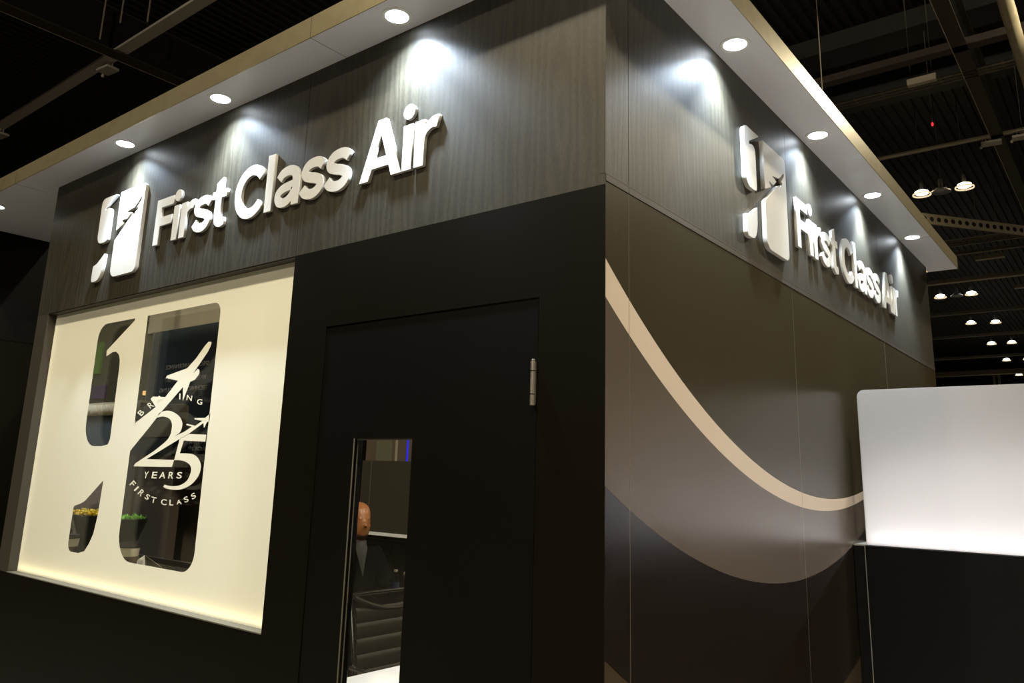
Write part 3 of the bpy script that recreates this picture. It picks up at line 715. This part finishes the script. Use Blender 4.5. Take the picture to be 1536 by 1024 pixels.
# ------------------------------------------------------------------ seated man
def seated_man():
    root = thing('person', 'bald man in dark suit and white shirt seated at the meeting table, face turned right', 'person', loc=(-3.42, 2.13, 0), rotz=math.radians(-18))
    # local frame: faces +x
    V = []; E = []; Rr = []
    def add(p, r, par=None):
        V.append(p); Rr.append(r)
        if par is not None: E.append((par, len(V)-1))
        return len(V)-1
    pel = add((-.08, 0, .53), (.15, .13)); w = add((-.07, 0, .68), (.145, .12), pel); ch = add((-.05, 0, .88), (.165, .12), w); nk = add((-.02, 0, 1.04), (.075, .075), ch)
    nk2 = add((.0, 0, 1.12), (.058, .058), nk)
    for s in (-1, 1):
        sh_ = add((-.04, s*.17, .99), (.062, .062), ch); el = add((.06, s*.25, .78), (.045, .045), sh_); wr_ = add((.30, s*.16, .785), (.028, .025), el)
        pm = add((.37, s*.13, .785), (.034, .018), wr_)
        for k, (dy, ln) in enumerate(((-.030, .075), (-.011, .085), (.010, .080), (.030, .062))):
            a = add((.42, s*.13+dy, .788), (.010, .009), pm); b = add((.42+ln*.5, s*.125+dy*1.1, .790), (.009, .008), a); add((.42+ln, s*.12+dy*1.1, .775), (.0075, .007), b)
        a = add((.355, s*.13-s*.045, .785), (.012, .010), wr_); add((.39, s*.13-s*.065, .780), (.009, .009), a)
        hp = add((.02, s*.10, .52), (.09, .085), pel); kn = add((.40, s*.12, .53), (.062, .062), hp); an = add((.42, s*.12, .12), (.04, .04), kn); ft = add((.44, s*.12, .05), (.042, .035), an); add((.60, s*.13, .035), (.035, .025), ft)
    me = bpy.data.meshes.new('b'); me.from_pydata(V, E, []); o = bpy.data.objects.new('b', me); COL.objects.link(o)
    sk = o.modifiers.new('s', 'SKIN'); sk.use_smooth_shade = True
    for i, sv in enumerate(me.skin_vertices[0].data): sv.radius = Rr[i]; sv.use_root = (i == 0)
    o.modifiers.new('d', 'SUBSURF').levels = 1
    bpy.context.view_layer.update(); sk_me = bpy.data.meshes.new_from_object(o.evaluated_get(bpy.context.evaluated_depsgraph_get()))
    bpy.data.objects.remove(o)
    # head: stacked superelliptic sections (x forward)
    secs = [(1.085, .000, .055, .052), (1.115, .004, .058, .055), (1.135, .022, .072, .058), (1.15, .030, .080, .062), (1.17, .026, .088, .068), (1.20, .018, .096, .073), (1.235, .010, .102, .076), (1.27, .004, .105, .078), (1.305, .000, .103, .077), (1.335, -.004, .092, .070), (1.358, -.008, .070, .055), (1.372, -.010, .040, .032), (1.377, -.010, .012, .010)]
    bm = bmesh.new(); rings = []; n = 32
    for z, cx, rx, ry in secs:
        ring = []
        for i in range(n):
            a = 2*PI*i/n; x = cx+rx*math.cos(a); y = ry*math.sin(a); f = max(0, math.cos(a))**10
            if 1.19 < z < 1.24: x += f*.010
            if abs(z-1.255) < .01: x -= f*.004
            if abs(z-1.27) < .006: x += max(0, math.cos(a))**3*.004
            ring.append(bm.verts.new((x, y, z)))
        rings.append(ring)
    for a, b in zip(rings, rings[1:]):
        for i in range(n): bm.faces.new((a[i], a[(i+1) % n], b[(i+1) % n], b[i]))
    bm.faces.new(rings[0][::-1]); bm.faces.new(rings[-1])
    def blob(c, s, rot=None):
        m4 = Matrix.Translation(c) @ (rot or Matrix()) @ Matrix.Diagonal((*s, 1)); bmesh.ops.create_uvsphere(bm, u_segments=16, v_segments=10, radius=1, matrix=m4)
    blob((.120, 0, 1.215), (.020, .013, .013)); blob((.112, 0, 1.235), (.013, .009, .022), Matrix.Rotation(.3, 4, 'Y'))         # nose
    blob((.098, 0, 1.263), (.014, .045, .008))                                        # brow
    blob((.100, 0, 1.182), (.012, .024, .005)); blob((.098, 0, 1.172), (.012, .021, .006))   # lips
    blob((.092, 0, 1.148), (.018, .022, .014))                                        # chin
    for s in (-1, 1):
        blob((.075, s*.042, 1.212), (.022, .020, .018))
        blob((-.002, s*.080, 1.222), (.018, .007, .032), Matrix.Rotation(-.2, 4, 'Y')); blob((.004, s*.084, 1.206), (.010, .006, .012))
    bm.from_mesh(sk_me)
    me = bpy.data.meshes.new('body'); bm.to_mesh(me); bm.free(); o = bpy.data.objects.new('body', me); COL.objects.link(o)
    rm = o.modifiers.new('r', 'REMESH'); rm.mode = 'VOXEL'; rm.voxel_size = .005; rm.use_smooth_shade = True
    cs = o.modifiers.new('c', 'CORRECTIVE_SMOOTH'); cs.iterations = 3; cs.use_only_smooth = True
    bpy.context.view_layer.update(); body_me = bpy.data.meshes.new_from_object(o.evaluated_get(bpy.context.evaluated_depsgraph_get()))
    bpy.data.objects.remove(o); body_me.materials.clear(); body_me.materials.append(M['skin'])
    bm = bmesh.new(); bm.from_mesh(body_me); seen = set(); isl = []
    for v0 in bm.verts:
        if v0 in seen: continue
        st = [v0]; seen.add(v0); cur = [v0]
        while st:
            q = st.pop()
            for e in q.link_edges:
                ov = e.other_vert(q)
                if ov not in seen: seen.add(ov); st.append(ov); cur.append(ov)
        isl.append(cur)
    isl.sort(key=len); bmesh.ops.delete(bm, geom=[v for c_ in isl[:-1] for v in c_], context='VERTS')
    bm.to_mesh(body_me); bm.free()
    for p in body_me.polygons: p.use_smooth = True
    link(bpy.data.objects.new('body', body_me), root)
    for s in (-1, 1):
        bm = bmesh.new(); bmesh.ops.create_uvsphere(bm, u_segments=12, v_segments=8, radius=.012, matrix=Matrix.Translation((.088, s*.030, 1.241)))
        build('eye', bm, M['eye'], root, True)
    # clothing grown a little outside the body
    def garment(name, ids, grow, m, extra=None):
        mp = {}; v2 = []; r2 = []
        for i in ids: mp[i] = len(v2); v2.append(V[i] if not extra or i not in extra else extra[i]); r2.append(tuple(c+grow for c in Rr[i]))
        e2 = [(mp[a], mp[b]) for a, b in E if a in mp and b in mp]
        me = bpy.data.meshes.new(name); me.from_pydata(v2, e2, []); o = bpy.data.objects.new(name, me); COL.objects.link(o)
        sk = o.modifiers.new('s', 'SKIN'); sk.use_smooth_shade = True
        for i, sv in enumerate(me.skin_vertices[0].data): sv.radius = r2[i]; sv.use_root = (i == 0)
        o.modifiers.new('d', 'SUBSURF').levels = 2
        bpy.context.view_layer.update(); m2 = bpy.data.meshes.new_from_object(o.evaluated_get(bpy.context.evaluated_depsgraph_get()))
        bpy.data.objects.remove(o); m2.materials.append(m)
        for p in m2.polygons: p.use_smooth = True
        link(bpy.data.objects.new(name, m2), root)
    n_arm = 4+3*4+2; base = 5; arm1 = [base, base+1, base+2]; per = n_arm+5
    per = 3+1+12+2+5
    arms = []; legs = []
    for q in (0, 1):
        b0 = 5+q*per; arms += [b0, b0+1, b0+2]; legs += [b0+18, b0+19, b0+20]
    garment('jacket', [0, 1, 2]+arms, .018, M['suit'])
    garment('trousers', [0]+legs, .016, M['suit'])
    for q in (0, 1):
        b0 = 5+q*per+21; bm = bmesh.new(); f0, f1 = V[b0], V[b0+1]
        tube(bm, [(f0[0]-.05, f0[1], .05), f0, ((f0[0]+f1[0])/2, f0[1], .045), (f1[0]+.03, f1[1], .035)], [.04, .05, .048, .03], 14); build('shoe', bm, M['black_plain'], root, True)
    bm = bmesh.new(); lathe(bm, [(.078, 0), (.070, .03), (.066, .062), (.061, .060), (.066, 0)], (.002, 0, 1.045), 24, False); autosmooth(build('collar', bm, M['shirt'], root))
    bm = bmesh.new(); v = [bm.verts.new(p) for p in ((.085, -.045, 1.05), (.085, .045, 1.05), (.138, 0, .86), (.09, 0, 1.07))]
    bm.faces.new((v[0], v[1], v[2])); bm.faces.new((v[0], v[3], v[1])); bm.faces.new((v[0], v[2], v[3])); bm.faces.new((v[1], v[3], v[2])); build('shirt_front', bm, M['shirt'], root)
seated_man()

# ------------------------------------------------------------------ exhibition hall
fl = boxobj('floor', -60, 60, -110, 110, -.05, 0, M['carpet']); fl['kind'] = 'structure'
bm = bmesh.new(); prev = None; x = -60.0; k = 0         # corrugated roof deck, ribs run along y
xs = []
while x < 60:
    for dx, z in ((0, 11.5), (.09, 11.5), (.12, 11.56), (.21, 11.56)): xs.append((x+dx, z))
    x += .24
for X, z in xs:
    a = bm.verts.new((X, -110, z)); b_ = bm.verts.new((X, 110, z))
    if prev: bm.faces.new((prev[0], a, b_, prev[1]))
    prev = (a, b_)
o = build('ceiling', bm, M['hall']); md = o.modifiers.new('thickness', 'SOLIDIFY'); md.thickness = .02; md.offset = 1; o['kind'] = 'structure'
for nm, a in (('wall_far', (-60, 60, 82, 82.3)), ('wall_near', (-60, 60, -110, -109.7)), ('wall_west', (-60, -59.7, -109.7, 82)), ('wall_east', (59.7, 60, -109.7, 82))):
    boxobj(nm, a[0], a[1], a[2], a[3], 0, 11.45, M['hall'])['kind'] = 'structure'
def steel(name, parts, m, label, cat, group=None):
    bm = bmesh.new()
    for a, b_, w, h in parts: beam(bm, a, b_, w, h)
    o = build(name, bm, m); tag(o, label, cat, group); return o
boxobj('floor_bounce_slab', .0, 4.2, -1.6, 9, .001, .04, mat('pale_bounce_surface', (.46, .45, .44), .95))['kind'] = 'structure'  # unseen pale platform added to bounce lamp light up onto the soffit
def rods(o, xs, y, z):
    for x in xs: boxobj('hanger', x-.006, x+.006, y-.006, y+.006, z, 11.5, M['hall_dark'], o)
    return o
# long steel girders running along the hall
def igirder(x, w, z, y0, y1, label):
    t = thing('roof_girder', label, 'girder', loc=(x, y0, z))
    L_ = y1-y0
    boxobj('bottom_flange', -w/2, w/2, 0, L_, 0, .03, M['hall_dark'], t)
    boxobj('web', -.02, .02, 0, L_, .03, .8, M['hall'], t)
    boxobj('top_flange', -w/2, w/2, 0, L_, .8, .83, M['hall_dark'], t)
    boxobj('flange_edge', -w/2-.012, -w/2, 0, L_, -.005, .035, M['pipe'], t)
igirder(-.49, .23, 9.0, -20, 75, 'brown roof girder with a pale edge running down the hall at right')
igirder(-12.95, .3, 9.0, -20, 75, 'roof girder with a pale edge crossing the upper left corner')
def xbeam(y, z, w, h, m, label, x0=-45, x1=40, name='roof_beam', cat='beam'):
    return tag(boxobj(name, x0, x1, y-w/2, y+w/2, z, z+h, M[m]), label, cat)
xbeam(3.92, 9.05, .22, .05, 'white_box', 'grey cross beam running through the upper left corner', -45, -5)
for y, z, w, m, lab in ((12.43, 9.0, .22, 'hall_dark', 'olive cross beam above the corrugated strips at upper right'),
                        (16.75, 9.0, .10, 'pipe', 'thin cross pipe left of the white projector at right'),
                        (26.3, 9.0, .16, 'hall_beam', 'cross beam just above the end of the gold canopy'),
                        (25.2, 9.0, .10, 'hall_beam', 'slim cross pipe beyond the end of the canopy'),
                        (30.2, 9.0, .22, 'pipe', 'long pale pipe under the canopy end at right'),
                        (36.4, 9.0, .20, 'hall_beam', 'cross beam under the first far pair of lamps'),
                        (42.5, 9.0, .20, 'hall_beam', 'cross beam between the second and third far pairs of lamps'),
                        (50.0, 9.0, .22, 'hall_beam', 'cross beam just above the farthest lamps'),
                        (58.0, 9.0, .5, 'hall_beam', 'broad farthest cross beam above the glowing panel')):
    xbeam(y, z, w, w*.6, m, lab)
def conduit(y, z, label):
    t = thing('cable_tray', label, 'cable tray', loc=(0, y, z))
    for dy in (-.12, 0, .12): boxobj('rail', -4.2, 3, dy-.015, dy+.015, 0, .03, M['hall_beam'], t)
    for k in range(14): boxobj('rung', -4+k*.5, -3.96+k*.5, -.13, .13, .03, .05, M['hall_beam'], t)
conduit(13.5, 9.0, 'cable tray crossing under the corrugated roof at upper right')
conduit(24.6, 9.0, 'cable tray beyond the end of the gold canopy')
tag(rods(boxobj('strip_light', -2.45, -1.6, 27.2, 27.4, 9.0, 9.12, M['pipe']), (-2.3, -1.75), 27.3, 9.12), 'unlit strip fitting just right of the canopy end', 'light fitting')
tag(rods(boxobj('strip_light', -1.9, -.9, 32.2, 32.4, 9.0, 9.12, M['pipe']), (-1.7, -1.1), 32.3, 9.12), 'unlit strip fitting below the long pale pipe', 'light fitting')
tag(boxobj('roof_purlin', -60, 60, 14.6, 15.4, 10.9, 11.3, M['hall']), 'dark purlin across the corrugated roof, nearer', 'beam')
tag(boxobj('roof_purlin', -60, 60, 17.2, 18.0, 10.9, 11.3, M['hall']), 'dark purlin across the corrugated roof, farther', 'beam')
# perforated truss crossing diagonally beyond the canopy
a = Vector((-11.58, 8.63, 8.5)); b_ = Vector((3.81, 28.49, 8.5)); d = b_-a
mt = speckle(mat('perforated_steelwork', (.16, .135, .095), .6), 3, .3); N, L, b = nodes(mt); nt = mt.node_tree
tc = N.new('ShaderNodeTexCoord'); sp = N.new('ShaderNodeSeparateXYZ'); L.new(tc.outputs['Object'], sp.inputs[0])
mo = math_node(nt, 'SUBTRACT', math_node(nt, 'PINGPONG', sp.outputs[0], .22), .11); zz = sp.outputs[2]
dd = math_node(nt, 'SQRT', math_node(nt, 'ADD', math_node(nt, 'MULTIPLY', mo, mo), math_node(nt, 'MULTIPLY', zz, zz)))
mk = math_node(nt, 'GREATER_THAN', dd, .065); old = b.inputs['Base Color'].links[0].from_socket
vm = N.new('ShaderNodeVectorMath'); vm.operation = 'SCALE'; L.new(old, vm.inputs[0]); L.new(mk, vm.inputs['Scale']); L.new(vm.outputs[0], b.inputs['Base Color'])
o = boxobj('perforated_truss', 0, d.length, -.03, .03, -.14, .14, mt); o.location = a; o.rotation_euler = (0, 0, math.atan2(d.y, d.x))
tag(o, 'pale perforated truss chord sloping down to the right beyond the canopy', 'truss')
# spiral duct
bm = bmesh.new(); tube(bm, [(.327, -5+i*.5, 8.89) for i in range(140)], [.105+(.004 if i % 2 else 0) for i in range(140)], 18)
tag(rods(rods(autosmooth(build('air_duct', bm, M['duct'])), (.327,), 9.3, 8.98), (.327,), 20.0, 8.98), 'metal spiral air duct running down the hall in the upper right corner', 'duct')
bm = bmesh.new(); tube(bm, [(-2.03, 9.6, 11.5), (-2.03, 9.7, 3.6)], .008, 6)
tag(build('hanging_cable', bm, M['hall_beam']), 'thin cable hanging beside the right-hand gold fascia', 'cable')
def projector(x, y, z, rz, label):
    t = thing('hall_projector', label, 'fixture', loc=(x, y, z), rotz=rz)
    boxobj('housing', -.19, .19, -.12, .12, -.10, -.05, M['white_box'], t, .008); boxobj('clamp', -.05, .12, -.09, -.02, 0, .05, M['white_box'], t)
    bm = bmesh.new(); beam(bm, (-.1, 0, -.05), (-.1, 0, .05), .02, .02); beam(bm, (.14, 0, -.05), (.14, 0, .05), .02, .02); build('bracket', bm, M['white_box'], t)
    bm = bmesh.new(); lathe(bm, [(.02, -.16), (.03, -.13), (.02, -.10)], (-.2, .03, 0), 12); build('sensor', bm, M['white_box'], t)
    if y > 10: boxobj('drop_rod', -.006, .006, -.061, -.049, .0, 11.5-z, M['hall_dark'], t)
projector(-13.48, 3.99, 9.0, .1, 'white box fixture at the beam crossing in the upper left')
projector(-18.7, 3.99, 9.0, .1, 'white box fixture cut by the left picture edge')
projector(-.62, 16.9, 9.0, .1, 'white box fixture on the brown girder at right')
projector(-.05, 16.9, 9.0, .1, 'white box fixture cut by the right picture edge')
bm = bmesh.new()
for a, b_ in (((-.6, 0, 0), (-.6, 0, 1.0)), ((-.6, 0, 1.0), (.5, .3, 1.0)), ((.5, .3, 1.0), (.5, .3, .1)), ((-.1, .1, .2), (-.1, .1, 1.0))): beam(bm, a, b_, .02, .02)
o = build('wire_frame', bm, M['pipe']); o.location = (-12.2, 3.5, 9.1); tag(o, 'thin pale wire frame above the white fixture in the upper left', 'frame')
tag(rods(boxobj('tube_fitting', -1.46, -.98, 13.0, 13.12, 8.85, 8.97, M['pipe']), (-1.4, -1.05), 13.06, 8.97), 'short pale tube fitting hanging left of the brown girder', 'fixture')
bm = bmesh.new(); bmesh.ops.create_icosphere(bm, subdivisions=2, radius=.022, matrix=Matrix.Translation((-1.40, 14.9, 8.8)) @ Matrix.Diagonal((1, 1, 2, 1)))
tag(rods(build('indicator_light', bm, M['red'], None, True), (-1.40,), 14.9, 8.85), 'tiny red indicator light in the dark roof', 'light')
tag(boxobj('end_partition', -9, -4.9, 62.5, 63, 4.0, 8.25, M['hall_beam']), 'beige end partition visible just above the glowing panel', 'partition')
for k, x in enumerate((-6.35, -6.05)):
    tag(boxobj('riser_pipe', x-.08, x+.08, 61.8, 62, 0, 9.6, M['hall_beam']), ('left' if k == 0 else 'right') + ' one of two upright riser pipes on the far partition', 'pipe')

def lamp(x, y, z, lit, label, r=.22, glow='hall_lamp', power=0, group='high bay lamps in the hall roof', aim=None):
    t = thing('high_bay_lamp', label, 'ceiling lamp', group, (x, y, z))
    bm = bmesh.new(); lathe(bm, [(r*.9, 0), (r, 0), (r, .035), (r*.93, .04), (r*.9, .035)], n=28, cap=False)
    if lit:
        autosmooth(build('reflector_rim', bm, M['lamp_rim'], t))
        bm = bmesh.new(); lathe(bm, [(0, .03), (r*.55, .03), (r*.75, .055), (r*.72, .10), (r*.4, .135), (0, .14)], n=24); build('bulb', bm, M[glow], t, True)
    else:
        autosmooth(build('reflector_rim', bm, M['lamp_off'], t))
        bm = bmesh.new(); lathe(bm, [(0, .012), (r*.9, .012), (r*.6, .1), (0, .12)], n=24); build('diffuser', bm, M['lamp_off'], t, True)
    bm = bmesh.new(); lathe(bm, [(.05, .14), (.05, .35), (.008, .37), (.008, 11.5-z)], n=10); build('stem', bm, M['black_plain'], t)
    if power:
        l = bpy.data.lights.new('lamp_beam', 'SPOT'); l.energy = power; l.color = (1, .88, .64); l.spot_size = math.radians(160); l.spot_blend = .4; l.shadow_soft_size = .20
        o = bpy.data.objects.new('lamp_beam', l); o.location = (0, 0, -.02)
        link(o, t)
        if aim is not None:
            dv = Vector(aim)-Vector((x, y, z)); o.rotation_euler = dv.to_track_quat('-Z', 'Y').to_euler()
lamp(-2.545, 19.78, 9, True, 'lit warm high bay lamp nearest the canopy end')
lamp(-2.10, 19.79, 9, False, 'unlit grey high bay lamp between the two nearest lit ones')
lamp(-1.575, 19.79, 9, True, 'lit warm high bay lamp right of the nearest unlit one')
lamp(-4.426, 32.6, 9, True, 'left lamp of the pair just under the canopy end', glow='hall_lamp_far', power=2500)
lamp(-3.85, 32.6, 9, False, 'unlit lamp between the pair just under the canopy end')
lamp(-3.35, 32.6, 9, True, 'right lamp of the pair just under the canopy end', glow='hall_lamp_far')
lamp(-4.31, 38.9, 9, True, 'left lamp of the second pair below the canopy end', glow='hall_lamp_far')
lamp(-3.38, 39.2, 9, True, 'right lamp of the second pair below the canopy end', glow='hall_lamp_far')
lamp(-4.34, 45.3, 9, True, 'left lamp of the third pair below the canopy end', glow='hall_lamp_far', power=3000)
lamp(-3.46, 45.4, 9, True, 'right lamp of the third pair below the canopy end', glow='hall_lamp_far')
lamp(-4.44, 51.8, 9, True, 'lit lamp second farthest, near the right picture edge', glow='hall_lamp_far')
lamp(-3.42, 51.8, 9, True, 'lit lamp cut by the right picture edge', glow='hall_lamp_far')
lamp(-4.60, 59.1, 9, True, 'farthest lit lamp, just above the glowing panel', glow='hall_lamp_far', power=3000)
# lamps behind the photographer that light the booth
g2 = 'high bay lamps behind the photographer'
lamp(2.45, -4.5, 9, True, 'high bay lamp lighting both booth walls', power=4200, group=g2, aim=(-1, 1, 2))
lamp(-4.2, -4.8, 9, True, 'high bay lamp lighting the front wall', power=1900, group=g2, aim=(-2, 0, 2))
lamp(2.45, 3.4, 9, True, 'high bay lamp lighting the side wall', power=2300, group=g2, aim=(0, 3, 2))
lamp(8.0, -2.0, 9, True, 'high bay lamp out to the right', power=2800, group=g2, aim=(0, 2, 2))
lamp(3.2, 12.6, 9, True, 'high bay lamp beyond the right edge that catches the gold fascia', power=1700, group=g2, aim=(0, 3, 2))
lamp(-3.0, -15, 9, True, 'high bay lamp far behind the photographer', power=3600, group=g2, aim=(-2, 0, 2))

for (x, y), lab in zip(((-10.5, -66.4), (-15.3, -92.1), (-16.1, -103.3), (-8.6, -75.8), (-11.85, -99.8)), ('nearest', 'second nearest', 'farthest', 'middle', 'second farthest')):
    lamp(x, y, 6.5, True, lab + ' of the low hall lamps far behind the photographer', r=.5, group=g2)

# ------------------------------------------------------------------ world, camera
w = bpy.data.worlds.new('hall_ambience'); SC.world = w; w.use_nodes = True
w.node_tree.nodes['Background'].inputs[0].default_value = (1, .93, .8, 1); w.node_tree.nodes['Background'].inputs[1].default_value = .012
cd = bpy.data.cameras.new('camera'); cam = bpy.data.objects.new('camera', cd); COL.objects.link(cam); SC.camera = cam
yaw, pitch, roll, f = .67489, .2194, .03065, 1187.31
fw = Vector((-math.sin(yaw)*math.cos(pitch), math.cos(yaw)*math.cos(pitch), math.sin(pitch)))
r = fw.cross(Vector((0, 0, 1))).normalized(); u = r.cross(fw)
c, s = math.cos(roll), math.sin(roll); R_ = c*r+s*u; U_ = -s*r+c*u
m3 = Matrix((R_, U_, -fw)).transposed()
cam.matrix_world = Matrix.Translation((1.2085, -1.98043, 1.6)) @ m3.to_4x4()
cd.sensor_width = 36; cd.lens = f*36/1536; cd.shift_x = 8.37264/1536; cd.shift_y = -63.337/1536; cd.clip_start = .05; cd.clip_end = 400
SC.view_settings.view_transform = 'Standard'; SC.view_settings.look = 'None'; SC.view_settings.gamma = 1; SC.view_settings.exposure = 0
SC.view_settings.use_curve_mapping = False
SC.cycles.max_bounces = 8; SC.cycles.transparent_max_bounces = 12; SC.cycles.sample_clamp_indirect = 4
SC.cycles.caustics_reflective = False; SC.cycles.caustics_refractive = False
